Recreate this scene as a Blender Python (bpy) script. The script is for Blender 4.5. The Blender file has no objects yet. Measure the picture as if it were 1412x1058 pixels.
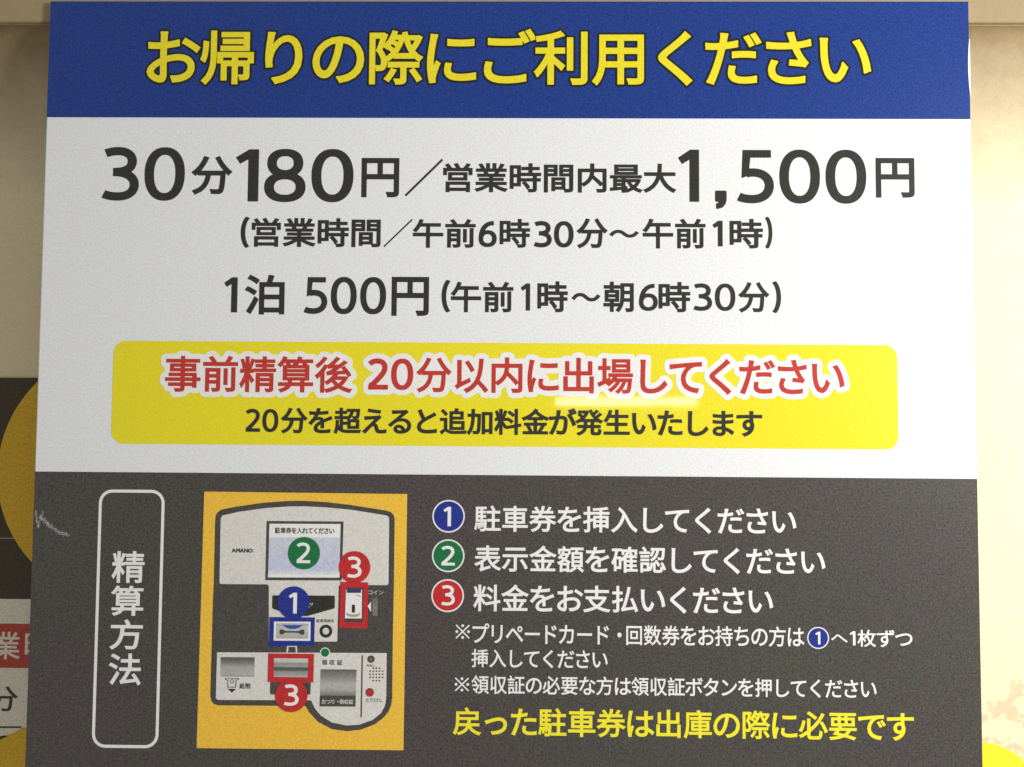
import bpy, math, random
import numpy as np
from mathutils import Vector, Matrix
from mathutils.geometry import delaunay_2d_cdt

S = bpy.context.scene
COL = S.collection

# ------------------------------------------------------------------ camera
F, CX, CY = 1150.0, 706.0, 529.0                 # focal length and centre in pixels of a 1412 px wide frame
R = np.array([[0.99988753, -0.00702176, 0.01325242],
              [0.00640016, 0.99890348, 0.04637752],
              [-0.01356354, -0.04628749, 0.99883607]])
O = np.array([0.01288822, 0.02467038, -0.53236134])   # camera in (right, down, depth)
def w3(v): return Vector((v[0], v[2], -v[1]))
cam = bpy.data.cameras.new('camera'); cam.sensor_width = 36; cam.lens = F/1412*36
cam.clip_start = 0.01; cam.clip_end = 50
camo = bpy.data.objects.new('camera', cam); COL.objects.link(camo)
m3 = Matrix((w3(R[0]), -w3(R[1]), -w3(R[2]))).transposed()
camo.matrix_world = Matrix.Translation(w3(O)) @ m3.to_4x4()
S.camera = camo

# ------------------------------------------------------------------ view, world, lamps
S.view_settings.view_transform = 'Standard'; S.view_settings.look = 'None'
S.view_settings.exposure = 0; S.view_settings.gamma = 1
S.view_settings.use_curve_mapping = False
W = bpy.data.worlds.new('World'); S.world = W; W.use_nodes = True
bg = W.node_tree.nodes['Background']
bg.inputs[0].default_value = (1.0, 0.985, 0.945, 1); bg.inputs[1].default_value = 0.33

def lamp(name, loc, aim, size, power, col, sy=None):
    l = bpy.data.lights.new(name, 'AREA'); l.energy = power; l.color = col
    l.shape = 'RECTANGLE'; l.size = size; l.size_y = sy or size
    o = bpy.data.objects.new(name, l); COL.objects.link(o); o.location = loc
    o.rotation_euler = (Vector(aim)-Vector(loc)).to_track_quat('-Z', 'Y').to_euler()
    return o
lamp('side_lamp', (0.95, -0.62, 0.14), (0.0, 0.0, -0.05), 0.22, 15.0, (1.0, 0.98, 0.95), 0.30)

lamp('tube_lamp', (0.188, -0.90, 0.012), (0.08, 0.0, -0.01), 0.24, 0.24, (1.0, 0.98, 0.94), 0.012)

# ------------------------------------------------------------------ measuring: a photo pixel -> a point of a plane parallel to the sign
def P(px, py, depth=0.0):
    d = R.T @ np.array([(px-CX)/F, (py-CY)/F, 1.0])
    t = (depth-O[2])/d[2]; q = O+t*d
    return np.array([q[0], -q[1]])
def PP(pts, depth=0.0): return np.array([P(x, y, depth) for x, y in pts])

# ------------------------------------------------------------------ materials
def principled(name):
    m = bpy.data.materials.new(name); m.use_nodes = True
    return m, m.node_tree, m.node_tree.nodes['Principled BSDF']
def grain_nodes(nt, scale, detail=1.0):
    tc = nt.nodes.new('ShaderNodeTexCoord')
    n = nt.nodes.new('ShaderNodeTexNoise'); n.inputs['Scale'].default_value = scale
    n.inputs['Detail'].default_value = detail; n.inputs['Roughness'].default_value = 0.6
    nt.links.new(tc.outputs['Object'], n.inputs['Vector'])
    return tc, n
def ink(name, rgb, grain=0.10, rough=0.42, drift=False, use_attr=False):
    """printed film: even ink with the fine mottle of the print and a faint gloss"""
    m, nt, b = principled(name)
    tc, n = grain_nodes(nt, 900, 2.0)
    mp = nt.nodes.new('ShaderNodeMapRange')
    mp.inputs[1].default_value = 0.28; mp.inputs[2].default_value = 0.72
    mp.inputs[3].default_value = 1-grain*2.0; mp.inputs[4].default_value = 1+grain*2.0
    mp.clamp = False
    nt.links.new(n.outputs['Fac'], mp.inputs[0])
    mul = nt.nodes.new('ShaderNodeVectorMath'); mul.operation = 'MULTIPLY'
    if use_attr:
        a = nt.nodes.new('ShaderNodeAttribute'); a.attribute_name = 'ink'
        nt.links.new(a.outputs['Color'], mul.inputs[0])
    else:
        mul.inputs[0].default_value = rgb
    if drift:                                            # the dark ink leans a little to olive here, to violet there
        dn = nt.nodes.new('ShaderNodeTexNoise'); dn.inputs['Scale'].default_value = 7; dn.inputs['Detail'].default_value = 2
        nt.links.new(tc.outputs['Object'], dn.inputs['Vector'])
        dm = nt.nodes.new('ShaderNodeMapRange'); dm.inputs[1].default_value = 0.35; dm.inputs[2].default_value = 0.65
        nt.links.new(dn.outputs['Fac'], dm.inputs[0])
        dx = nt.nodes.new('ShaderNodeMix'); dx.data_type = 'RGBA'
        dx.inputs[6].default_value = [c*k for c, k in zip(rgb, (1.02, 1.06, .94))]+[1]
        dx.inputs[7].default_value = [c*k for c, k in zip(rgb, (1.10, .96, 1.06))]+[1]
        nt.links.new(dm.outputs[0], dx.inputs[0]); nt.links.new(dx.outputs[2], mul.inputs[0])
    cmb = nt.nodes.new('ShaderNodeCombineXYZ')
    # ink densities wander a little apart from each other
    n2 = nt.nodes.new('ShaderNodeTexNoise'); n2.inputs['Scale'].default_value = 620; n2.inputs['Detail'].default_value = 1
    nt.links.new(tc.outputs['Object'], n2.inputs['Vector'])
    sep = nt.nodes.new('ShaderNodeSeparateColor'); nt.links.new(n2.outputs['Color'], sep.inputs[0])
    for k in range(3):
        q = nt.nodes.new('ShaderNodeMapRange'); q.clamp = False
        q.inputs[1].default_value = 0.3; q.inputs[2].default_value = 0.7
        q.inputs[3].default_value = -grain*0.7; q.inputs[4].default_value = grain*0.7
        nt.links.new(sep.outputs[k], q.inputs[0])
        ad = nt.nodes.new('ShaderNodeMath'); ad.operation = 'ADD'
        nt.links.new(q.outputs[0], ad.inputs[0]); nt.links.new(mp.outputs[0], ad.inputs[1])
        nt.links.new(ad.outputs[0], cmb.inputs[k])
    nt.links.new(cmb.outputs[0], mul.inputs[1])
    nt.links.new(mul.outputs[0], b.inputs['Base Color'])
    b.inputs['Roughness'].default_value = rough; b.inputs['Specular IOR Level'].default_value = 0.2
    b.inputs['Coat Weight'].default_value = 0.55; b.inputs['Coat Roughness'].default_value = 0.05
    bp = nt.nodes.new('ShaderNodeBump'); bp.inputs['Strength'].default_value = 0.05; bp.inputs['Distance'].default_value = 0.0004
    n3 = nt.nodes.new('ShaderNodeTexNoise'); n3.inputs['Scale'].default_value = 60; n3.inputs['Detail'].default_value = 3
    nt.links.new(tc.outputs['Object'], n3.inputs['Vector']); nt.links.new(n3.outputs['Fac'], bp.inputs['Height'])
    nt.links.new(bp.outputs[0], b.inputs['Normal']); nt.links.new(bp.outputs[0], b.inputs['Coat Normal'])
    return m

M = {
    'white':  ink('white_film', (0.81, 0.82, 0.82), 0.055),
    'blue':   ink('blue_film', (0.010, 0.041, 0.235), 0.24),
    'grey':   ink('dark_grey_film', (0.067, 0.064, 0.057), 0.27, drift=True),
    'black':  ink('black_ink', (0.029, 0.029, 0.024), 0.16),
    'outline': ink('outline_ink', (0.012, 0.014, 0.014), 0.12),
    'yellow': ink('yellow_ink', (0.83, 0.71, 0.022), 0.05),
    'boxyellow': ink('box_yellow_ink', (0.84, 0.73, 0.018), 0.045),
    'lemon':  ink('lemon_ink', (0.90, 0.80, 0.03), 0.05),
    'red':    ink('red_ink', (0.53, 0.040, 0.028), 0.09),
    'badgered': ink('badge_red_ink', (0.55, 0.025, 0.028), 0.10),
    'badgeblue': ink('badge_blue_ink', (0.016, 0.032, 0.27), 0.14),
    'badgegreen': ink('badge_green_ink', (0.010, 0.17, 0.055), 0.12),
    'textwhite': ink('white_ink', (0.86, 0.85, 0.82), 0.03),
    'machineyellow': ink('machine_yellow_ink', (0.90, 0.545, 0.055), 0.08),
    'casing': ink('casing_ink', (0.072, 0.066, 0.060), 0.2),
    'plate':  ink('plate_ink', (0.72, 0.70, 0.65), 0.06),
    'scuff': ink('scuffed_film', (0.50, 0.50, 0.48), 0.25, 0.6),
    'picture': ink('picture_ink', (1, 1, 1), 0.07, use_attr=True),
    'dim_dark': ink('brown_black_film', (0.058, 0.038, 0.016), 0.22),
    'dim_yellow': ink('ochre_film', (0.74, 0.44, 0.014), 0.13),
    'dim_white': ink('cream_film', (0.80, 0.74, 0.60), 0.09),
    'dim_red': ink('brick_red_ink', (0.50, 0.055, 0.030), 0.12),
    'dim_pink': ink('faded_pink_ink', (0.42, 0.28, 0.22), 0.1),
    'dim_ink': ink('brown_ink', (0.05, 0.035, 0.02), 0.14),
}

BEAM = 0.0036                                               # depth of the beam's face behind the face of the board
zb = P(1380, 32, BEAM)[1]
def wall_material(name, stains):
    m, nt, b = principled(name)
    tc, n = grain_nodes(nt, 900, 2.0)
    base = nt.nodes.new('ShaderNodeMix'); base.data_type = 'RGBA'
    base.inputs[6].default_value = (0.78, 0.635, 0.37, 1); base.inputs[7].default_value = (0.87, 0.765, 0.52, 1)
    mr = nt.nodes.new('ShaderNodeMapRange'); mr.inputs[1].default_value = 0.3; mr.inputs[2].default_value = 0.7
    nt.links.new(n.outputs['Fac'], mr.inputs[0]); nt.links.new(mr.outputs[0], base.inputs[0])
    out = base.outputs[2]
    bl = nt.nodes.new('ShaderNodeTexNoise'); bl.inputs['Scale'].default_value = 9; bl.inputs['Detail'].default_value = 4
    nt.links.new(tc.outputs['Object'], bl.inputs['Vector'])
    if stains:
        # flaked paint: ragged brown patches in a belt low on the wall
        mp = nt.nodes.new('ShaderNodeMapping'); mp.inputs['Scale'].default_value = (34, 34, 46)
        nt.links.new(tc.outputs['Object'], mp.inputs[0])
        s = nt.nodes.new('ShaderNodeTexNoise'); s.inputs['Scale'].default_value = 1.6; s.inputs['Detail'].default_value = 7
        s.inputs['Roughness'].default_value = 0.68
        nt.links.new(mp.outputs[0], s.inputs['Vector'])
        sx = nt.nodes.new('ShaderNodeSeparateXYZ'); nt.links.new(tc.outputs['Object'], sx.inputs[0])
        belt = nt.nodes.new('ShaderNodeMapRange'); belt.interpolation_type = 'SMOOTHSTEP'
        belt.inputs[1].default_value = -0.165; belt.inputs[2].default_value = -0.212
        belt.inputs[3].default_value = -0.16; belt.inputs[4].default_value = 0.045
        nt.links.new(sx.outputs[2], belt.inputs[0])
        ad = nt.nodes.new('ShaderNodeMath'); ad.operation = 'ADD'
        nt.links.new(s.outputs['Fac'], ad.inputs[0]); nt.links.new(belt.outputs[0], ad.inputs[1])
        th = nt.nodes.new('ShaderNodeMapRange'); th.inputs[1].default_value = 0.55; th.inputs[2].default_value = 0.60
        nt.links.new(ad.outputs[0], th.inputs[0])
        mx = nt.nodes.new('ShaderNodeMix'); mx.data_type = 'RGBA'
        mx.inputs[7].default_value = (0.68, 0.52, 0.33, 1)
        nt.links.new(th.outputs[0], mx.inputs[0]); nt.links.new(out, mx.inputs[6])
        out = mx.outputs[2]
    # brown grime and the ledge's shade painted into the wall colour, thinning downwards in a ragged edge; the face of the beam is tan
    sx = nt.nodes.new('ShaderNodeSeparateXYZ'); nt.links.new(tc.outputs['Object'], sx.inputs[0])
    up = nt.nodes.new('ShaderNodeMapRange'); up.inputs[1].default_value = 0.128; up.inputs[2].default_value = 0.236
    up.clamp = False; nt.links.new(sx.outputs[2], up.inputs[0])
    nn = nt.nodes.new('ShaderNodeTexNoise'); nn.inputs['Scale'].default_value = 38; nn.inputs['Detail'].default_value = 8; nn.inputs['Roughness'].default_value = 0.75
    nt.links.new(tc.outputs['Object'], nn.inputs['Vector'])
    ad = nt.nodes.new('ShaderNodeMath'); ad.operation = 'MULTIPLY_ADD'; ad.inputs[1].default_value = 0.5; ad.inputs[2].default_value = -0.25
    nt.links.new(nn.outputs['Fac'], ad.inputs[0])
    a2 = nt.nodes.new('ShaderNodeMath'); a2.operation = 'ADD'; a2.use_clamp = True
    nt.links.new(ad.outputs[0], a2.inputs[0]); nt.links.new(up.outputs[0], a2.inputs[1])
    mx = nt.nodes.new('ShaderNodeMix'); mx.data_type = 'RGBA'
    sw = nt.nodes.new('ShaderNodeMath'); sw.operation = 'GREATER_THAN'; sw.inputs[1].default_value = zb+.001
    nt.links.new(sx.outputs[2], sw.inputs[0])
    shade_tan = nt.nodes.new('ShaderNodeMix'); shade_tan.data_type = 'RGBA'
    shade_tan.inputs[6].default_value = (0.27, 0.195, 0.092, 1); shade_tan.inputs[7].default_value = (0.36, 0.27, 0.145, 1)
    nt.links.new(sw.outputs[0], shade_tan.inputs[0]); nt.links.new(shade_tan.outputs[2], mx.inputs[7])
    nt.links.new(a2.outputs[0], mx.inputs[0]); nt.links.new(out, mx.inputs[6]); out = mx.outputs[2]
    nt.links.new(out, b.inputs['Base Color'])
    b.inputs['Roughness'].default_value = 0.75
    bp = nt.nodes.new('ShaderNodeBump'); bp.inputs['Strength'].default_value = 0.25; bp.inputs['Distance'].default_value = 0.002
    n3 = nt.nodes.new('ShaderNodeTexNoise'); n3.inputs['Scale'].default_value = 130; n3.inputs['Detail'].default_value = 5
    nt.links.new(tc.outputs['Object'], n3.inputs['Vector']); nt.links.new(n3.outputs['Fac'], bp.inputs['Height'])
    nt.links.new(bp.outputs[0], b.inputs['Normal'])
    return m
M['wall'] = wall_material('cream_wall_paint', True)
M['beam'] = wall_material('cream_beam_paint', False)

# ------------------------------------------------------------------ flat shapes: signed distance, contour, fill
class Field:
    """signed distance to a set of segments on a grid (negative inside)"""
    def __init__(self, segs, res, band, pad, ext=None):
        segs = np.asarray(segs, float)                       # n,2,2
        lo = segs.reshape(-1, 2).min(0)-pad; hi = segs.reshape(-1, 2).max(0)+pad
        self.lo, self.h = lo, 1.0/res
        nx, ny = np.ceil((hi-lo)*res).astype(int)+1
        xs = lo[0]+np.arange(nx)*self.h; ys = lo[1]+np.arange(ny)*self.h+1e-7
        D = np.full((ny, nx), band)
        cross = np.zeros((ny, nx+1), int)
        if ext is None: ext = np.zeros((len(segs), 2))       # ext: at sharp corners the outline grows squarely, so heavier strokes keep flat ends
        for (a, b), (e0, e1) in zip(segs, ext):
            i0 = max(0, int((min(a[0], b[0])-band-lo[0])*res)); i1 = min(nx, int((max(a[0], b[0])+band-lo[0])*res)+2)
            j0 = max(0, int((min(a[1], b[1])-band-lo[1])*res)); j1 = min(ny, int((max(a[1], b[1])+band-lo[1])*res)+2)
            gx = xs[None, i0:i1]; gy = ys[j0:j1, None]
            d = b-a; L = d@d
            if L < 1e-14: continue
            u = ((gx-a[0])*d[0]+(gy-a[1])*d[1])/L; t = np.clip(u, 0, 1)
            q = np.hypot(gx-a[0]-t*d[0], gy-a[1]-t*d[1])
            if e0 or e1:
                sq = np.maximum(np.abs((gx-a[0])*d[1]-(gy-a[1])*d[0])/math.sqrt(L), np.abs(u-t)*math.sqrt(L))
                if e0: q = np.where(u < 0, sq, q)
                if e1: q = np.where(u > 1, sq, q)
            np.minimum(D[j0:j1, i0:i1], q, out=D[j0:j1, i0:i1])
            y0, y1 = min(a[1], b[1]), max(a[1], b[1])
            js = np.nonzero((ys >= y0) & (ys < y1))[0]
            if len(js):
                xc = a[0]+(ys[js]-a[1])/(b[1]-a[1])*d[0]
                cross[js, np.clip(np.ceil((xc-lo[0])*res).astype(int), 0, nx)] += 1
        ins = (np.cumsum(cross, 1)[:, :nx] % 2) == 1
        D[ins] *= -1
        self.D = D
def contour(D, lo, h, level):
    """marching squares -> closed loops"""
    V = D-level
    V = np.pad(V, 1, constant_values=1e-3+abs(level)); V[np.abs(V) < 1e-9] = 1e-9
    ins = V < 0
    code = ins[:-1, :-1]*1+ins[:-1, 1:]*2+ins[1:, 1:]*4+ins[1:, :-1]*8
    T = {1: [(3, 0)], 2: [(0, 1)], 3: [(3, 1)], 4: [(1, 2)], 5: [(3, 2), (1, 0)], 6: [(0, 2)], 7: [(3, 2)], 8: [(2, 3)],
         9: [(2, 0)], 10: [(0, 3), (2, 1)], 11: [(2, 1)], 12: [(1, 3)], 13: [(1, 0)], 14: [(0, 3)]}
    nxt = {}
    def key(j, i, e):
        return ((j, i, 0), (j, i+1, 1), (j+1, i, 0), (j, i, 1))[e]
    js, is_ = np.nonzero((code > 0) & (code < 15))
    for j, i in zip(js.tolist(), is_.tolist()):
        for a, b in T[int(code[j, i])]:
            nxt[key(j, i, a)] = key(j, i, b)
    def pos(k):
        j, i, e = k
        if e == 0:
            a, b = V[j, i], V[j, i+1]; t = a/(a-b); return (i+t, j)
        a, b = V[j, i], V[j+1, i]; t = a/(a-b); return (i, j+t)
    loops = []
    while nxt:
        k0, k = nxt.popitem(); lp = [k0]
        while k != k0 and k in nxt:
            lp.append(k); k = nxt.pop(k)
        p = np.array([pos(q) for q in lp])
        if len(p) >= 4: loops.append((p-1)*h+np.asarray(lo))
    return loops
def simplify(p, tol):
    n = len(p)
    if n < 8: return p
    far = int(np.argmax(((p-p[0])**2).sum(1)))
    q = np.vstack([p, p[:1]]); keep = np.zeros(n+1, bool); keep[[0, far, n]] = True
    st = [(0, far), (far, n)]
    while st:
        a, b = st.pop()
        if b-a < 2: continue
        d = q[b]-q[a]; L = math.hypot(*d)+1e-12
        r = q[a+1:b]-q[a]
        e = np.abs(r[:, 0]*d[1]-r[:, 1]*d[0])/L if L > 1e-9 else np.hypot(r[:, 0], r[:, 1])
        k = int(np.argmax(e))
        if e[k] > tol:
            k += a+1; keep[k] = True; st += [(a, k), (k, b)]
    return q[:-1][keep[:-1]]
def fill(loops):
    """even-odd fill of closed loops -> verts, triangles"""
    vs, es = [], []
    for l in loops:
        o = len(vs); n = len(l)
        vs += [Vector((float(x), float(y))) for x, y in l]; es += [(o+k, o+(k+1) % n) for k in range(n)]
    v, e, f, *_ = delaunay_2d_cdt(vs, es, [], 1, 1e-7)
    v = np.array([(a.x, a.y) for a in v]); f = np.array([t for t in f if len(t) == 3], int)
    if len(f) == 0: return v, []
    c = v[f].mean(1)
    A = np.vstack(loops); B = np.vstack([np.roll(l, -1, 0) for l in loops])
    inside = np.zeros(len(c), bool)
    for k in range(0, len(c), 4000):
        x = c[k:k+4000, 0][:, None]; y = c[k:k+4000, 1][:, None]
        up = (A[None, :, 1] > y) != (B[None, :, 1] > y)
        with np.errstate(divide='ignore', invalid='ignore'):
            xi = A[None, :, 0]+(y-A[None, :, 1])/(B[None, :, 1]-A[None, :, 1])*(B[None, :, 0]-A[None, :, 0])
        inside[k:k+4000] = ((up & (x < xi)).sum(1) % 2) == 1
    return v, f[inside].tolist()

# ------------------------------------------------------------------ glyphs
_fc = bpy.data.curves.new('glyph', 'FONT'); _fc.size = 1; _fc.resolution_u = 5; _fc.fill_mode = 'NONE'
_fo = bpy.data.objects.new('glyph', _fc); COL.objects.link(_fo)
def font_segments(ch):
    _fc.body = ch
    dg = bpy.context.evaluated_depsgraph_get(); dg.update()
    me = _fo.evaluated_get(dg).to_mesh()
    v = np.array([(p.co.x, p.co.y) for p in me.vertices])
    s = np.array([(v[e.vertices[0]], v[e.vertices[1]]) for e in me.edges])
    _fo.evaluated_get(dg).to_mesh_clear()
    return s
def bez(p, n=14):
    out = []
    for k in range(0, len(p)-3, 3):
        a, b, c, d = map(np.array, p[k:k+4])
        for t in np.linspace(0, 1, n, endpoint=(k+4 >= len(p))):
            out.append(a*(1-t)**3+3*b*t*(1-t)**2+3*c*t*t*(1-t)+d*t**3)
    return np.array(out)
def ribbon(c, w):
    c = np.asarray(c, float); t = np.gradient(c, axis=0) if len(c) > 2 else np.repeat([c[1]-c[0]], 2, 0)
    t /= np.hypot(t[:, 0], t[:, 1])[:, None]; n = np.stack([-t[:, 1], t[:, 0]], 1)*w/2
    return np.vstack([c+n, (c-n)[::-1]])
def sup(cx, cy, rx, ry, n=56, p=2.25):
    a = np.linspace(0, 2*math.pi, n, endpoint=False)
    return np.stack([cx+rx*np.sign(np.cos(a))*np.abs(np.cos(a))**(2/p), cy+ry*np.sign(np.sin(a))*np.abs(np.sin(a))**(2/p)], 1)
SW = 0.145                                                   # stroke of the figures, cap height 1
def digit(ch):
    """humanist sans figures as overlapping outlines: list of even-odd loop sets"""
    s = SW; h = s/2
    if ch == '0': return [[sup(.345, .5, .345, .51), sup(.345, .5, .345-s*1.04, .51-s*.92)]], .69
    if ch == '1': return [[np.array([(.21, 0), (.21+s*1.12, 0), (.21+s*1.12, 1), (.22, 1), (.0, .845), (.068, .735), (.21, .825)])]], .21+s*1.12
    if ch == '2':
        c = bez([(.055, .845), (.13, .93), (.22, .94), (.29, .94), (.43, .94), (.535, .865), (.535, .72), (.535, .56), (.40, .42), (.09, .105)])
        return [[ribbon(c, s)], [np.array([(.02, 0), (.63, 0), (.63, s*.95), (.02, s*.95)])], [np.array([(.02, 0), (.02, s*.95), (.06, s*1.45), (.3, s*.95), (.3, 0)])]], .64
    if ch == '3':
        a = bez([(.055, .90), (.13, .93), (.20, .94), (.27, .94), (.42, .94), (.515, .86), (.515, .745), (.515, .60), (.40, .535), (.19, .535)])
        b = bez([(.19, .535), (.44, .535), (.56, .43), (.56, .29), (.56, .14), (.44, .062), (.27, .062), (.19, .062), (.10, .075), (.03, .11)])
        return [[ribbon(a, s)], [ribbon(b, s)]], .63
    if ch == '5':
        a = [np.array([(.10, 1-s*.92), (.58, 1-s*.92), (.58, 1), (.10, 1)])]
        v = [np.array([(.10, 1), (.08, .475), (.085+s*.7, .52), (.10+s*.92, 1)])]
        b = bez([(.15, .55), (.185, .57), (.225, .575), (.27, .575), (.45, .575), (.555, .47), (.555, .325), (.555, .16), (.43, .065), (.26, .065), (.18, .065), (.10, .075), (.03, .11)])
        return [a, v, [ribbon(b, s)]], .625
    if ch == '6':
        a = [sup(.345, .315, .325, .325), sup(.345, .315, .325-s, .325-s*.9)]
        b = bez([(.56, .935), (.28, .95), (.095, .70), (.095, .33)])
        return [a, [ribbon(b, s)]], .67
    if ch == '8':
        a = [sup(.34, .74, .295, .27), sup(.34, .74, .295-s, .27-s*.88)]
        b = [sup(.34, .275, .34, .285), sup(.34, .275, .34-s*1.03, .285-s*.88)]
        return [a, b], .68
    if ch in '()':
        c = bez([(.235, 1.12), (.06, .86), (.06, .14), (.235, -.12)], 20)
        if ch == ')': c = c*[-1, 1]+[.29, 0]
        return [[ribbon(c, s*.52)]], .29
    if ch == '※':
        d = [[ribbon([(.10, .10), (.90, .90)], .052)], [ribbon([(.10, .90), (.90, .10)], .052)]]
        return d+[[circle(np.array(c), .072, 20)] for c in ((.5, .86), (.5, .14), (.14, .5), (.86, .5))], 1.0
    if ch == ',':
        return [[np.array([(.05, .19), (.245, .19), (.245, .02), (.225, -.06), (.17, -.13), (.07, -.16), (.07, -.09), (.13, -.06), (.145, 0), (.05, 0)])]], .3
def sharp(s, e):
    ends = {}
    for k, (a, b) in enumerate(s):
        for j, p in ((0, a), (1, b)): ends.setdefault((round(p[0], 5), round(p[1], 5)), []).append((k, j))
    x = np.zeros((len(s), 2))
    for lst in ends.values():
        if len(lst) != 2: continue
        u = [(s[k][j]-s[k][1-j])/(np.hypot(*(s[k][1]-s[k][0]))+1e-12) for k, j in lst]   # both pointing at the corner
        if -(u[0]@u[1]) < math.cos(math.radians(55)):
            for k, j in lst: x[k, j] = e
    return x
_cache = {}
def glyph_field(ch):
    if ch in _cache: return _cache[ch]
    band = 0.09
    if ch in '0123568(),※':
        sets, adv = digit(ch)
        sets = [[l*0.76 for l in st] for st in sets]; adv *= .76
        allp = np.vstack([l for st in sets for l in st]); lo = allp.min(0)-.1; hi = allp.max(0)+.1
        D = None
        box = np.array([[lo, lo+1e-9], [hi, hi+1e-9]])
        for st in sets:
            seg = [(l[k], l[(k+1) % len(l)]) for l in st for k in range(len(l))]
            fl = FieldOn(seg, lo, hi, 150, band)
            D = fl if D is None else np.minimum(D, fl)
        r = (D, lo, 1/150, adv+.085)
    else:
        s = font_segments(ch)
        f = Field(s, 150, band, .1, sharp(s, 1))
        if ch.isascii(): adv = s[:, :, 0].max()+.06
        elif ch == '・': adv = .8
        elif 0x3040 <= ord(ch) <= 0x30ff: adv = .955
        else: adv = 1.0
        r = (f.D, f.lo, f.h, adv)
    _cache[ch] = r
    return r
def FieldOn(seg, lo, hi, res, band):
    """field of one outline on a given box"""
    f = Field.__new__(Field)
    seg = np.asarray(seg, float)
    nx, ny = np.ceil((hi-lo)*res).astype(int)+1
    g = Field(np.concatenate([seg, np.array([[lo, lo+[1e-9, 0]], [hi, hi+[1e-9, 0]]])]), res, band, 0.0)
    return g.D[:ny, :nx]
_loops = {}
def glyph_loops(ch, wt):
    k = (ch, round(wt, 4))
    if k not in _loops:
        D, lo, h, adv = glyph_field(ch)
        _loops[k] = [simplify(l, h*0.10) for l in contour(D, lo, h, wt)]
    return _loops[k], glyph_field(ch)[3]
def kana(ch): return 0x3040 <= ord(ch) <= 0x30ff and ch not in '・ー'
def text_loops(segs, wt, dwt=None):
    """segs: (text, x0, x1, ytop, ybottom[, xref]) photo pixels -> list of loops on the sign plane"""
    out = []
    for sg in segs:
        t, x0, x1, yt, yb = sg[:5]; xr = sg[5] if len(sg) > 5 else (x0+x1)/2
        dp = sg[6] if len(sg) > 6 else 0.0
        pen = 0; lp = []
        for ch in t:
            w = wt if (dwt is None or ch not in '01235681') else dwt
            ls, adv = glyph_loops(ch, w)
            if kana(ch) and ls:
                c = np.array([.5, .38]); ls = [(l-c)*1.05+c for l in ls]
                ls = [l-[(1-adv)/2, 0] for l in ls]
            lp += [l+[pen, 0] for l in ls]; pen += adv
        a = np.vstack(lp); lo, hi = a.min(0), a.max(0)
        ym = (yt+yb)/2
        X0, X1 = P(x0, ym, dp)[0], P(x1, ym, dp)[0]; Z0, Z1 = P(xr, yb, dp)[1], P(xr, yt, dp)[1]
        sc = np.array([(X1-X0)/(hi[0]-lo[0]), (Z1-Z0)/(hi[1]-lo[1])])
        out.append([(l-lo)*sc+[X0, Z0] for l in lp])
    return out

# ------------------------------------------------------------------ objects
LAYER = 0.00010
class Sheet:
    """flat print: faces in several inks, each at its own layer height above the board"""
    def __init__(self): self.v, self.f, self.mi, self.m, self.c = [], [], [], [], []
    def add(self, loops, mat, layer, depth=0.0, col=None):
        loops = [np.asarray(l, float) for l in loops]
        v, f = fill(loops); o = len(self.v); y = depth-layer*LAYER
        self.v += [(x, y, z) for x, z in v]
        if mat not in self.m: self.m.append(mat)
        k = self.m.index(mat)
        for t in f:
            a, b, c = (v[i] for i in t)
            if (b[0]-a[0])*(c[1]-a[1])-(b[1]-a[1])*(c[0]-a[0]) < 0: t = t[::-1]
            self.f.append([i+o for i in t]); self.mi.append(k)
        self.c += [col or (1, 1, 1)]*len(v)
        return self
    def px(self, pts, mat, layer, depth=0.0, col=None):
        return self.add([PP(pts, depth)], mat, layer, depth, col)
    def gradient(self, quad, stops, layer, depth=0.0):
        """printed tone that changes down a quad (tl, tr, br, bl), stops: (t, colour)"""
        tl, tr, br, bl = PP(quad, depth); o = len(self.v); y = depth-layer*LAYER
        if M['picture'] not in self.m: self.m.append(M['picture'])
        k = self.m.index(M['picture'])
        for t, c in stops:
            for p in (tl+(bl-tl)*t, tr+(br-tr)*t): self.v.append((p[0], y, p[1])); self.c.append(c)
        for q in range(len(stops)-1):
            a = o+2*q; self.f.append([a+2, a+3, a+1, a]); self.mi.append(k)
        return self
    def build(self, name, parent=None):
        me = bpy.data.meshes.new(name); me.from_pydata(self.v, [], self.f)
        for m in self.m: me.materials.append(m)
        me.polygons.foreach_set('material_index', self.mi)
        if M['picture'] in self.m:
            at = me.color_attributes.new('ink', 'FLOAT_COLOR', 'POINT')
            at.data.foreach_set('color', np.hstack([np.array(self.c), np.ones((len(self.c), 1))]).ravel())
        me.update()
        o = bpy.data.objects.new(name, me); COL.objects.link(o)
        if parent: o.parent = parent
        return o
def text(name, parent, segs, mat, wt, layer, dwt=None, depth=0.0):
    sh = Sheet()
    if depth: segs = [tuple(s)+((s[1]+s[2])/2, depth) if len(s) == 5 else tuple(s)+(depth,) for s in segs]
    for lp in text_loops(segs, wt, dwt): sh.add(lp, mat, layer, depth)
    return sh.build(name, parent)
def halo_loops(segs, wt, grow, em_res):
    lp = [l for s in text_loops(segs, wt) for l in s]
    seg = np.array([(l[k], l[(k+1) % len(l)]) for l in lp for k in range(len(l))])
    f = Field(seg, em_res, grow*1.5, grow*2)
    return [simplify(l, f.h*.12) for l in contour(f.D, f.lo, f.h, grow)]
def arc(cx, cy, r, a0, a1, n=12):
    return [(cx+r*math.cos(math.radians(a)), cy+r*math.sin(math.radians(a))) for a in np.linspace(a0, a1, n)]
def circle(c, r, n=48): return c+r*np.stack([np.cos(np.linspace(0, 2*math.pi, n, endpoint=False)), np.sin(np.linspace(0, 2*math.pi, n, endpoint=False))], 1)
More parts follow.
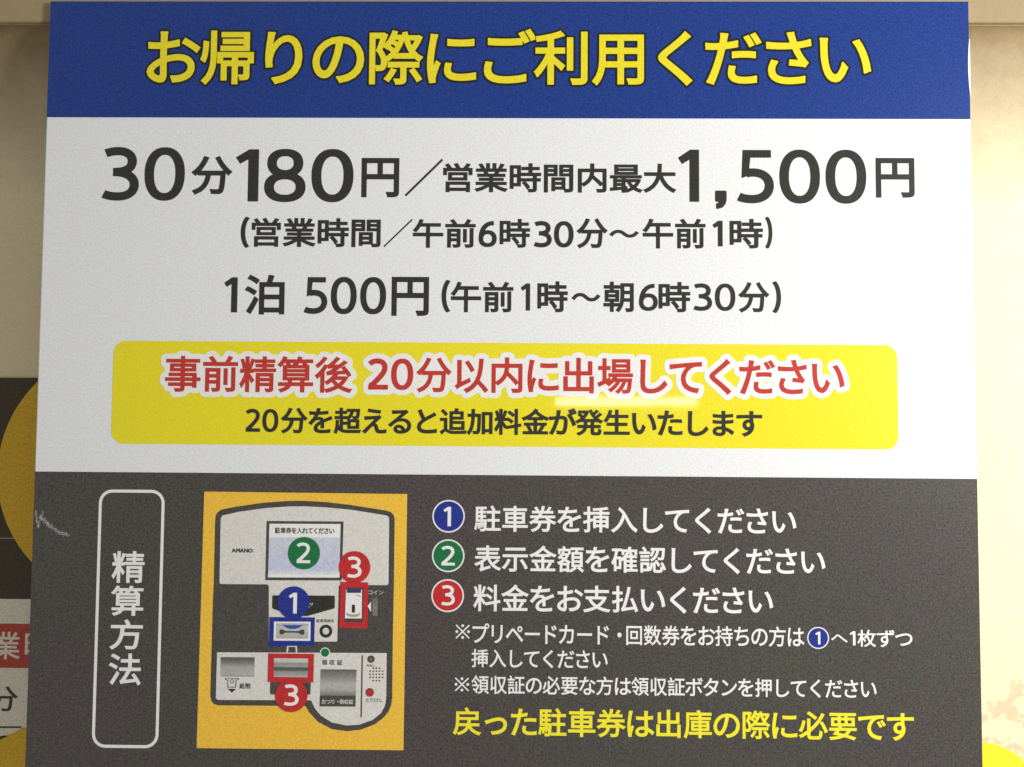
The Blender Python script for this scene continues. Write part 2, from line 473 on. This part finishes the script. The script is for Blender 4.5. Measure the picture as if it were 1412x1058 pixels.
def rrect(x0, z0, x1, z1, r, n=9):
    q = []
    for cx, cz, a in ((x1-r, z1-r, 0), (x0+r, z1-r, 90), (x0+r, z0+r, 180), (x1-r, z0+r, 270)): q += arc(cx, cz, r, a, a+90, n)
    return np.array(q)
def rnd(pts, r, n=6):
    """round the corners of a polygon given in pixels"""
    pts = [np.array(p, float) for p in pts]; out = []
    for k, p in enumerate(pts):
        a, b = pts[k-1], pts[(k+1) % len(pts)]
        da, db = a-p, b-p; la, lb = np.hypot(*da), np.hypot(*db); rr = min(r, la*.45, lb*.45)
        s, e = p+da/la*rr, p+db/lb*rr
        for t in np.linspace(0, 1, n): out.append(s*(1-t)**2+2*p*t*(1-t)+e*t*t)
    return [tuple(q) for q in out]
def empty(name, loc, label, cat):
    o = bpy.data.objects.new(name, None); COL.objects.link(o); o.location = loc
    o.empty_display_size = .05; o['label'] = label; o['category'] = cat
    return o
def box(name, x0, x1, y0, y1, z0, z1, mat, bevel=0, parent=None, segs=3):
    v = [(x, y, z) for x in (x0, x1) for y in (y0, y1) for z in (z0, z1)]
    f = [(0, 1, 3, 2), (4, 6, 7, 5), (0, 4, 5, 1), (2, 3, 7, 6), (0, 2, 6, 4), (1, 5, 7, 3)]
    me = bpy.data.meshes.new(name); me.from_pydata(v, [], f); me.materials.append(mat)
    o = bpy.data.objects.new(name, me); COL.objects.link(o)
    if bevel:
        import bmesh
        bm = bmesh.new(); bm.from_mesh(me)
        bmesh.ops.recalc_face_normals(bm, faces=bm.faces)
        bmesh.ops.bevel(bm, geom=bm.edges[:], offset=bevel, segments=segs, affect='EDGES', profile=.5)
        bm.to_mesh(me); bm.free()
    if parent: o.parent = parent
    return o

# ------------------------------------------------------------------ setting: wall and the beam the board hangs on
WALL = 0.036                                                # depth of the wall behind the face of the board
def extrude(name, prof, mat, smooth):
    me = bpy.data.meshes.new(name); n = len(prof)
    me.from_pydata([(x, y, z) for x in (-2.2, 2.2) for y, z in prof], [], [(k, k+n, (k+1) % n+n, (k+1) % n) for k in range(n)]+[tuple(range(n)), tuple(range(2*n-1, n-1, -1))])
    for k in smooth: me.polygons[k].use_smooth = True
    me.materials.append(mat); o = bpy.data.objects.new(name, me); COL.objects.link(o); o['kind'] = 'structure'; return o
# the wall swells out in a long cove, added to grade the shade under the beam
added_cove = [(BEAM+.002+(WALL-BEAM-.002)*math.sin(a), zb-.090*(1-math.cos(a))) for a in np.linspace(0.008, math.pi/2, 34)]
wl = extrude('wall', added_cove+[(WALL, z) for z in (zb-.13, zb-.2, -.1, -.5, -1.3)]+[(WALL+.2, -1.3), (WALL+.2, zb-.001)], M['wall'], range(38))
wl['label'] = 'cream painted wall with flaked brown patches behind the signs'; wl['category'] = 'wall'
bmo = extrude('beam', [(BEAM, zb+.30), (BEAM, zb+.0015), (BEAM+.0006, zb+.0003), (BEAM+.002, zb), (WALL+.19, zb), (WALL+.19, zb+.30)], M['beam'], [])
bmo['label'] = 'cream painted beam running along the wall above the signs'; bmo['category'] = 'beam'

# ------------------------------------------------------------------ the parking sign
root = empty('parking_sign', (0, 0, 0), 'large printed parking fee sign with blue header, white middle and dark grey lower panel', 'sign')
XL, XR = -.3, .3
ZT = P(706, 1.5)[1]; ZB = P(706, 1096)[1]
zband = P(706, 163.2)[1]; zgrey = P(706, 655.5)[1]
board = box('board', XL, XR, 0, .003, ZB, ZT, M['white'], .0009, root, 3)
E = 0.0004
hb = Sheet().add([np.array([(XL+E, zband), (XR-E, zband), (XR-E, ZT-E), (XL+E, ZT-E)])], M['blue'], 1).build('header_band', root)
HEAD = [('お帰りの際にご利用ください', 203, 1201, 40, 118.5)]
HW = .019
Sheet().add(halo_loops(HEAD, HW, .0014, 2600), M['outline'], 2).build('heading_outline', hb)
text('heading_lettering', hb, HEAD, M['yellow'], HW, 3)

text('price_lettering', root, [('30', 141, 255, 203, 277), ('分', 264, 320.5, 215, 269), ('180', 325, 487.5, 205.5, 279), ('円', 498.5, 550.5, 218, 272.5)], M['black'], .024, 1, .006)
text('price_lettering', root, [('営業時間内最大', 611, 932.5, 225, 266), ('1', 935, 964, 206.5, 278.5), (',', 986, 1002, 263, 288.5), ('500', 1016, 1194.5, 206.5, 281), ('円', 1207.5, 1261, 218, 273)],
     M['black'], .024, 1, .006)
text('price_slash', root, [('／', 558.5, 611, 219, 271)], M['black'], .006, 1)
text('hours_lettering', root, [('(', 332, 344, 299, 342), ('営業時間', 347, 525, 300.5, 341)], M['black'], .024, 1, .012)
text('hours_lettering', root, [('午前', 569, 656, 302, 342),
     ('6', 660, 685, 305, 341), ('時', 689, 731, 302, 342), ('30', 736, 791, 305, 341.5), ('分', 795, 838, 301, 343), ('～', 840, 881, 317, 328), ('午前', 886, 973, 301.5, 343),
     ('1', 982.5, 996.5, 304.5, 340), ('時', 1006, 1052, 302, 343), (')', 1055, 1065, 299, 343)], M['black'], .024, 1, .012)
text('hours_slash', root, [('／', 529, 569, 302, 341)], M['black'], .003, 1)
text('overnight_lettering', root, [('1', 309, 327.5, 382.5, 431), ('泊', 337.5, 392.5, 379, 434), ('500', 419, 532.5, 382, 433.5), ('円', 540, 591.5, 382, 436),
     ('(', 609, 621, 386, 431), ('午前', 621.5, 708, 388.5, 431), ('1', 718, 731, 391, 428.5), ('時', 741, 783, 388, 431), ('～', 788, 828, 404, 416), ('朝', 832, 874, 388.5, 431),
     ('6', 881, 907, 391.5, 429), ('時', 908, 952, 389, 431), ('30', 956, 1014, 391, 429), ('分', 1018, 1061, 389, 431.5), (')', 1065, 1077, 388, 432)], M['black'], .024, 1, .006)

we = Sheet()  # narrow white sliver along the right edge of the header
rngw = random.Random(4)
edge = [(XR-.0003-.0011*math.sin(math.pi*t)**.8*1, P(1334, 54+78*t)[1]) for t in np.linspace(0, 1, 26)]
we.add([np.array([(XR+.00005, edge[0][1])]+edge+[(XR+.00005, edge[-1][1])])], M['textwhite'], 3).build('edge_sliver', root)['label'] = 'white sliver on the right edge of the blue header'
a, b = P(157, 470), P(1239, 620)
nb = Sheet().add([rrect(a[0], b[1], b[0], a[1], .0082)], M['boxyellow'], 1).build('notice_box', root)
WARN = [('事前精算後', 228, 486, 491, 541.5), ('20', 507.5, 570, 494.5, 538), ('分以内に出場してください', 574, 1164.5, 494, 544)]
Sheet().add(halo_loops(WARN, .022, .0034, 1300), M['textwhite'], 2).build('heading_halo', nb)
text('heading_lettering', nb, WARN, M['red'], .020, 3, .010)
text('warning_lettering', nb, [('20', 339, 384, 564, 596), ('分を超えると追加料金が発生いたします', 387.5, 1051, 562.5, 600.5)], M['black'], .025, 3, .008)

gp = Sheet().add([np.array([(XL+E, ZB+E), (XR-E, ZB+E), (XR-E, zgrey), (XL+E, zgrey)])], M['grey'], 1).build('instruction_panel', root)
# pale scuff near the left edge: many small scratches along two strokes
rg = random.Random(11); sk = Sheet()
def S8(u, v): return (30+u/8.82, 640+v/8.82)
for path, n, wd in (([(176, 560), (182, 640), (188, 720), (202, 772)], 70, 9), ([(202, 770), (215, 700), (225, 660)], 40, 12), ([(264, 578), (236, 640), (222, 660)], 30, 12),
                    ([(225, 645), (285, 690), (335, 745), (395, 785), (470, 840), (575, 858)], 420, 22)):
    pa = np.array(path, float); sl_ = np.r_[0, np.cumsum(np.hypot(*np.diff(pa, axis=0).T))]
    for k in range(n):
        t = rg.random()*sl_[-1]; q = np.array([np.interp(t, sl_, pa[:, 0]), np.interp(t, sl_, pa[:, 1])])+[rg.gauss(0, wd*.5), rg.gauss(0, wd*.6)]
        a_ = math.radians(rg.gauss(38, 40)); L_ = rg.uniform(3, 11); w_ = rg.uniform(1.4, 3.4)
        e_ = np.array([math.cos(a_), math.sin(a_)]); n_ = np.array([-e_[1], e_[0]])
        sk.px([S8(*(q-e_*L_)), S8(*(q+n_*w_)), S8(*(q+e_*L_)), S8(*(q-n_*w_))], M['scuff'], 2+.01*k)
sk.build('scuff_mark', gp)['label'] = 'pale scuff scratched into the dark panel'
# title in its rounded frame
a, b = P(135.5, 675), P(218.6, 1032)
k = P(131.8, 853)[0]; k2 = P(223, 853)[0]
th = .0019
Sheet().add([rrect(k, b[1], k2, a[1], .0085), rrect(k+th, b[1]+th, k2-th, a[1]-th, .0085-th)], M['textwhite'], 2).build('title_frame', gp)
text('title_lettering', gp, [('精', 154.3, 199.5, 760, 804), ('算', 153, 198, 807.5, 849.5), ('方', 151.5, 197, 854, 896), ('法', 150, 194.8, 901, 945)], M['textwhite'], .016, 2)

def badge(parent, cx, cy, r, col, n, nbox, ring=0.0, layer=2, rx=None):
    """round numbered badge: coloured disc, white rim if it has one, white figure"""
    sh = Sheet(); c = P(cx, cy); rr = r/1150*.5327
    if ring: sh.add([circle(c, rr), circle(c, rr-ring/1150*.5327)], M['textwhite'], layer)
    sh.add([circle(c, rr-ring/1150*.5327)], M[col], layer)
    for lp in text_loops([(n,)+nbox], .003): sh.add(lp, M['textwhite'], layer+1)
    return sh.build('step_badge', parent)
badge(gp, 618.6, 712, 22.3, 'badgeblue', '1', (611.5, 622, 699, 725.7), 1.9)['label'] = 'blue badge with white figure one'
badge(gp, 618.1, 766.4, 22.3, 'badgegreen', '2', (608.4, 627.3, 752.8, 779.8), 1.9)['label'] = 'green badge with white figure two'
badge(gp, 617.3, 821.4, 22.3, 'badgered', '3', (608.4, 627.3, 807, 835), 1.9)['label'] = 'red badge with white figure three'
LW = .016
text('step_lettering', gp, [('駐車券を挿入してください', 654, 1098, 697, 733.5, 660)], M['textwhite'], LW, 2)
text('step_lettering', gp, [('表示金額を確認してください', 654, 1138, 751.5, 788.5, 660)], M['textwhite'], LW, 2)
text('step_lettering', gp, [('料金をお支払いください', 652.6, 1066, 805.5, 843.5, 660)], M['textwhite'], LW, 2)
text('note_lettering', gp, [('※', 628, 648, 861, 881), ('プリペードカード・回数券をお持ちの方は', 651.5, 1109, 859.5, 887.5, 660), ('へ', 1145.6, 1169, 875, 886), ('1', 1171.5, 1179.5, 870.5, 890), ('枚ずつ', 1182, 1258, 868.5, 892.5),
     ('挿入してください', 650, 838, 895, 920.5, 660)], M['textwhite'], .012, 2, .002)
badge(gp, 1128, 879.7, 14.7, 'badgeblue', '1', (1124, 1131, 871, 888.5), 1.5)['label'] = 'small blue badge with white figure one'
text('note_lettering', gp, [('※', 627, 647, 934, 953.5), ('領収証の必要な方は領収証ボタンを押してください', 650, 1208.5, 931, 957, 660)], M['textwhite'], .012, 2, .002)
text('closing_lettering', gp, [('戻った駐車券は出庫の際に必要です', 624.4, 1260, 975, 1014.5, 640)], M['lemon'], .018, 2)

# picture of the payment machine
def C5(u, v): return (260+u/2.659, 660+v/2.659)
def Z1(u, v): return (270+u/6.6125, 670+v/6.6125)
def Z2(u, v): return (420+u/6.6125, 670+v/6.6125)
def Z3(u, v): return (360+u/8.817, 790+v/8.817)
def Z4(u, v): return (440+u/8.817, 780+v/8.817)
def Z5(u, v): return (280+u/6.6125, 880+v/6.6125)
def Z6(u, v): return (420+u/6.6125, 880+v/6.6125)
def mp(fn, pts): return [fn(*p) for p in pts]
mpic = Sheet().px([(281.8, 678), (561.6, 681.4), (556.4, 1034.6), (271.3, 1031.6)], M['machineyellow'], 2).build('machine_picture', root)
outer = (mp(Z1, [(158, 1058), (165, 900), (178, 330), (183, 275), (200, 242), (235, 218), (300, 203), (400, 185), (640, 152), (850, 138)]) +
         mp(Z2, [(0, 137), (200, 148), (420, 175), (600, 203), (740, 224), (785, 238), (812, 265), (822, 300), (815, 900)]) +
         mp(Z6, [(805, 0), (800, 540), (790, 610), (765, 670), (720, 725), (640, 785), (520, 832), (390, 848), (250, 828), (120, 760), (40, 670), (15, 625), (0, 612)]) +
         mp(Z5, [(930, 618), (140, 612), (100, 600), (78, 570), (68, 520), (80, 100)]))
Sheet().px(outer, M['casing'], 3).build('machine_casing', mpic)
up = (mp(Z1, [(668, 912), (655, 898), (232, 895), (218, 885), (228, 330), (232, 290), (245, 270), (400, 236), (640, 203), (850, 188)]) +
      mp(Z2, [(0, 187), (200, 197), (420, 218), (600, 246), (745, 270), (765, 280), (772, 300), (766, 890), (755, 905), (320, 905)]) +
      mp(Z3, [(945, 160), (928, 825), (915, 835), (95, 835), (97, 165), (90, 150)]))
Sheet().px(up, M['plate'], 4).build('upper_plate', mpic)
low = (mp(Z5, [(130, 128)]) + mp(Z6, [(750, 135), (745, 545), (735, 612), (700, 680), (620, 745), (500, 788), (380, 795), (250, 768), (150, 705), (95, 640), (62, 568)]) +
       mp(Z5, [(950, 565), (135, 562), (118, 545)]))
Sheet().px(low, M['plate'], 4).build('lower_plate', mpic)
# screen
sc = Sheet().px(mp(Z1, [(648, 320)])+mp(Z2, [(357, 325), (340, 862)])+mp(Z1, [(636, 860)]), M['casing'], 5)
sc.px(mp(Z1, [(674, 345)])+mp(Z2, [(330, 348), (320, 836)])+mp(Z1, [(660, 834)]), M['textwhite'], 6)
sc.gradient(mp(Z1, [(672, 470)])+mp(Z2, [(326, 472), (321, 806)])+mp(Z1, [(663, 804)]), [(0, (.62, .63, .72)), (.35, (.60, .62, .74)), (.85, (.55, .59, .76)), (1, (.72, .73, .78))], 7)
sc.build('screen', mpic)
text('screen_lettering', mpic, [('駐車券を入れてください', 379.5, 461.5, 727.5, 736)], M['black'], .024, 7)
text('maker_lettering', mpic, [('AMANO', 319.9, 348.9, 756.2, 762)], M['black'], .05, 5)
badge(mpic, 419.7, 762.6, 22, 'badgegreen', '2', (409.3, 428.5, 748, 776.3), 0, 9)['label'] = 'green disc with white figure two'
# card slot in the middle
kh = Sheet().px(rnd(mp(Z3, [(140, 272), (900, 276), (898, 430), (560, 525), (400, 522), (137, 432)]), 2), M['black'], 5)
kh.px(mp(Z3, [(592, 372), (612, 366), (616, 374), (596, 382)]), M['plate'], 6).px(mp(Z3, [(612, 396), (632, 362), (638, 366), (618, 400)]), M['plate'], 6)
kh.px(mp(Z3, [(586, 404), (596, 400), (592, 418), (584, 420)]), M['plate'], 6)
kh.build('card_funnel', mpic)
fr = Sheet().add([PP(mp(Z3, [(106, 535), (657, 540), (648, 882), (98, 890)])), PP(mp(Z3, [(160, 590), (607, 592), (604, 826), (155, 822)]))], M['badgeblue'], 6)
fr.px(mp(Z3, [(160, 590), (607, 592), (604, 826), (155, 822)]), M['textwhite'], 5)
fr.gradient(rnd(mp(Z3, [(190, 612), (580, 614), (576, 797), (186, 795)]), 0.01, 1), [(0, (.42, .43, .42)), (.3, (.55, .56, .55)), (.6, (.50, .51, .48)), (1, (.42, .42, .38))], 6)
fr.px(mp(Z3, [(265, 632), (510, 634), (470, 662), (420, 680), (350, 678), (300, 660)]), M['picture'], 7, col=(.035, .08, .42))
fr.px(mp(Z3, [(228, 690), (262, 684), (300, 704), (460, 706), (500, 686), (528, 690), (530, 745), (500, 752), (455, 726), (300, 724), (262, 748), (230, 742)]), M['picture'], 7, col=(.06, .06, .055))
fr.build('ticket_slot', mpic)['label'] = 'printed ticket slot inside a blue frame'
badge(mpic, 405.4, 830.8, 22, 'badgeblue', '1', (398.6, 410, 817, 845.6), 0, 8)['label'] = 'blue disc with white figure one'
text('lost_ticket_lettering', mpic, [('駐車券紛失', 436.6, 461.5, 853.6, 858.4)], M['black'], .012, 5)
c = P(449.7, 870.2); u = .5327/1150
Sheet().add([circle(c, 8.8*u), circle(c, 4.6*u)], M['black'], 5).build('ring_button', mpic)
ti = Sheet().px(mp(Z3, [(318, 880), (436, 880), (440, 890), (442, 968), (424, 968), (420, 898), (338, 898), (330, 964), (310, 966)]), M['plate'], 5)
ti.build('ticket_symbol', mpic)
c = P(448.4, 899.8)
Sheet().add([circle(c, 6.9*u), circle(c, 5.7*u)], M['textwhite'], 5).add([circle(c, 5.7*u)], M['badgegreen'], 5).build('green_button', mpic)
# note slot (red frame)
sl = Sheet().px(mp(Z5, [(615, 380), (985, 380), (980, 505), (970, 515), (625, 512), (612, 500)]), M['casing'], 5)
sl.add([PP(mp(Z5, [(597, 138), (1014, 142), (1008, 402), (592, 398)])), PP(mp(Z5, [(650, 180), (962, 184), (958, 356), (646, 352)]))], M['badgered'], 6)
sl.gradient(mp(Z5, [(650, 180), (962, 184), (958, 356), (646, 352)]), [(0, (.60, .59, .56)), (.2, (.55, .54, .51)), (.27, (.30, .29, .28)), (.45, (.36, .35, .33)), (.5, (.12, .11, .10)), (.62, (.10, .095, .09)), (.7, (.28, .27, .26)), (1, (.46, .45, .43))], 5)
sl.build('note_slot', mpic)['label'] = 'printed note slot inside a red frame'
badge(mpic, 402.2, 958.8, 22, 'badgered', '3', (392, 412.5, 943.3, 972.8), 0, 8)['label'] = 'red disc with figure three under the note slot'
# bill return, symbol and word
br = Sheet().gradient(mp(Z5, [(165, 172), (473, 174), (470, 350), (162, 348)]), [(0, (.10, .095, .09)), (.14, (.15, .14, .13)), (.35, (.27, .26, .24)), (.5, (.40, .39, .37)), (.9, (.46, .45, .42)), (1, (.30, .29, .27))], 5)
br.build('bill_slot', mpic)
bs = Sheet()
o_ = mp(Z5, [(203, 362), (330, 364), (330, 380), (308, 382), (302, 450), (226, 448), (224, 382), (203, 380)])
i_ = mp(Z5, [(210, 367), (323, 369), (323, 375), (301, 377), (295, 443), (233, 442), (231, 377), (210, 375)])
bs.add([PP(o_), PP(i_)], M['casing'], 5)
c = P(*Z5(266, 392)); bs.add([circle(c, 18/6.6125*u, 24), circle(c, 12/6.6125*u, 24)], M['casing'], 5)
bs.px(mp(Z5, [(226, 460), (305, 462), (265, 495)]), M['black'], 5)
bs.build('bill_symbol', mpic)
text('bill_lettering', mpic, [('紙幣', 330.5, 346, 942, 949.8)], M['black'], .018, 5)
# receipt side
text('receipt_lettering', mpic, [('領', 444.2, 451.5, 909.5, 917), ('収', 454.6, 462, 909.7, 917), ('証', 465, 472.6, 909.9, 917)], M['black'], .018, 5)
rs = Sheet().gradient(mp(Z6, [(148, 283), (476, 285), (468, 525), (144, 523)]), [(0, (.11, .105, .10)), (.1, (.18, .17, .165)), (.35, (.30, .29, .28)), (.55, (.45, .44, .42)), (.75, (.44, .43, .41)), (.92, (.26, .25, .24)), (1, (.2, .19, .18))], 5)
rs.px(mp(Z6, [(143, 523), (468, 525), (465, 622), (140, 620)]), M['casing'], 6)
rs.build('receipt_tray', mpic)
text('tray_lettering', mpic, [('おつり・領収証', 444, 487.5, 964, 970.5)], M['plate'], .014, 7)
Sheet().px(mp(Z6, [(522, 156), (534, 156), (523, 720), (511, 720)]), M['casing'], 5).build('divider_line', mpic)
c = P(*Z6(607, 190))
Sheet().add([circle(c, 33/6.6125*u, 32)], M['casing'], 5).add([circle(c, 12/6.6125*u, 20)], M['picture'], 6, col=(.2, .19, .18)).build('call_button', mpic)
text('call_lettering', mpic, [('呼出し', 506, 517, 916, 919.3)], M['black'], .01, 5)
sp = Sheet()
for j, (yy, n) in enumerate(((273, 3), (300, 5), (328, 5), (357, 5), (386, 3))):
    for i in range(5):
        if n == 3 and i in (0, 4): continue
        sp.add([circle(P(*Z6(600+28.3*i, yy)), 7.5/6.6125*u, 12)], M['casing'], 5)
sp.build('speaker_holes', mpic)
c = P(*Z6(595, 493))
Sheet().add([circle(c, 38/6.6125*u, 32), circle(c, 31/6.6125*u, 32)], M['casing'], 5).add([circle(c, 31/6.6125*u, 32)], M['badgered'], 5).build('red_button', mpic)
text('cancel_lettering', mpic, [('とりけし', 505, 528.2, 962.6, 968.2)], M['black'], .004, 5)
# coin slot
cs = Sheet().add([PP(mp(Z4, [(262, 195), (600, 203), (590, 766), (246, 752)])), PP(mp(Z4, [(325, 264), (540, 266), (530, 690), (306, 686)]))], M['badgered'], 6)
cs.px(mp(Z4, [(330, 290), (524, 292), (520, 642), (316, 640)]), M['textwhite'], 5)
cs.px(mp(Z4, [(340, 288), (514, 290), (512, 330), (338, 330)]), M['picture'], 6, col=(.035, .04, .16))
cs.px(mp(Z4, [(402, 474), (440, 474), (438, 570), (400, 570)]), M['black'], 6)
cs.px(mp(Z4, [(335, 572), (370, 588), (420, 594), (470, 588), (502, 570), (500, 596), (470, 616), (420, 624), (370, 616), (336, 600)]), M['picture'], 6, col=(.38, .37, .33))
cs.px(mp(Z4, [(455, 352), (490, 358), (512, 374), (508, 380), (485, 366), (455, 360)]), M['picture'], 6, col=(.32, .27, .2))
cs.build('coin_slot', mpic)['label'] = 'printed coin slot inside a red frame'
badge(mpic, 489.1, 781.9, 21.7, 'badgered', '3', (479, 499, 767.3, 796.5), 0, 8)['label'] = 'red disc with figure three above the coin slot'
text('coin_lettering', mpic, [('コイン', 508, 529, 813.8, 819.8)], M['plate'], 0.0, 5)
ca = Sheet().px(mp(Z4, [(592, 490), (634, 434), (634, 566)]), M['textwhite'], 7)
ca.gradient(mp(Z4, [(650, 390), (716, 392), (714, 612), (648, 610)]), [(0, (.14, .135, .13)), (.5, (.22, .21, .21)), (1, (.17, .165, .16))], 5)
ca.build('coin_return', mpic)

# ------------------------------------------------------------------ the notice behind it at the left
D2 = WALL-.0015
nr = empty('notice_poster', (-.36, D2, 0), 'dark notice with big ochre disc, half hidden behind the fee sign', 'notice')
nr.location = (0, 0, 0)
zt = P(20, 521, D2)[1]; xr_ = .05
x_l = -.62
pb = box('backing_sheet', x_l, xr_, D2, WALL-.0003, -.5, zt, M['dim_dark'], .0002, nr, 1)
def d2(x, y): return P(x, y, D2)
c = d2(170, 651); rr = 175*(.5327+D2)/1150
Sheet().add([circle(c, rr, 90)], M['dim_yellow'], 2, D2).build('ochre_disc', nr)
z1 = d2(10, 743)[1]
Sheet().add([np.array([(x_l+.02, z1), (d2(21, 743)[0], z1), (d2(21, 743)[0], z1+.0007), (x_l+.02, z1+.0007)])], M['dim_pink'], 1, D2).build('rule_line', nr)
za, zz = d2(20, 826)[1], d2(20, 1003)[1]
wp = Sheet().add([np.array([(x_l+.02, zz), (xr_-.02, zz), (xr_-.02, za), (x_l+.02, za)])], M['dim_white'], 3, D2).build('white_panel', nr)
za2, zz2 = d2(20, 860)[1], d2(20, 921)[1]
rl = Sheet().add([np.array([(x_l+.03, zz2), (d2(70, 890)[0], zz2), (d2(70, 890)[0], za2), (x_l+.03, za2)])], M['dim_red'], 4, D2).build('red_label', nr)
text('label_lettering', rl, [('業', -11, 28.5, 871, 909), ('時', 35, 74, 871, 907)], M['dim_white'], .012, 5, depth=D2)
text('minutes_lettering', wp, [('分', -18, 25, 946, 981)], M['dim_ink'], .010, 4, depth=D2)
yp = Sheet().add([np.array([(x_l, -.47), (xr_, -.47), (xr_, zz), (x_l, zz)])], M['dim_yellow'], 1, D2).build('ochre_panel', nr)
Sheet().px([(-60, 1001.5), (30, 1001.5), (30, 1003.5), (-60, 1003.5)], M['dim_ink'], 5, D2).build('underline', wp)
Sheet().px([(-120, 1004), (30, 1004), (22, 1009), (12, 1013), (0, 1015), (-120, 1016)], M['dim_white'], 3, D2).build('white_swoosh', yp)
Sheet().px([(-120, 1014), (0, 1014), (12, 1015), (5, 1018), (-8, 1023), (-120, 1024)], M['dim_ink'], 2, D2).build('dark_swoosh', yp)

# ------------------------------------------------------------------ yellow disc sticker low on the right
D3 = WALL-.0008
c = P(1352, 1112, D3)
st = bpy.data.objects.new('yellow_sticker', None)
def disc(name, c, r, y0, y1, mat):
    n = 72; v = []; f = []
    for y in (y0, y1):
        for k in range(n): v.append((c[0]+r*math.cos(k*2*math.pi/n), y, c[1]+r*math.sin(k*2*math.pi/n)))
    f.append(list(range(n))); f.append(list(range(2*n-1, n-1, -1)))
    for k in range(n): f.append([k, n+k, n+(k+1) % n, (k+1) % n])
    me = bpy.data.meshes.new(name); me.from_pydata(v, [], f); me.materials.append(mat)
    o = bpy.data.objects.new(name, me); COL.objects.link(o); return o
bpy.data.objects.remove(st)
so = disc('yellow_sticker', c, 84*(.5327+D3)/1150, D3, WALL-.0002, M['lemon'])
so['label'] = 'bright yellow round sticker on peeling wall beside the fee sign'
so['category'] = 'sticker'

bpy.data.objects.remove(_fo); bpy.data.curves.remove(_fc)
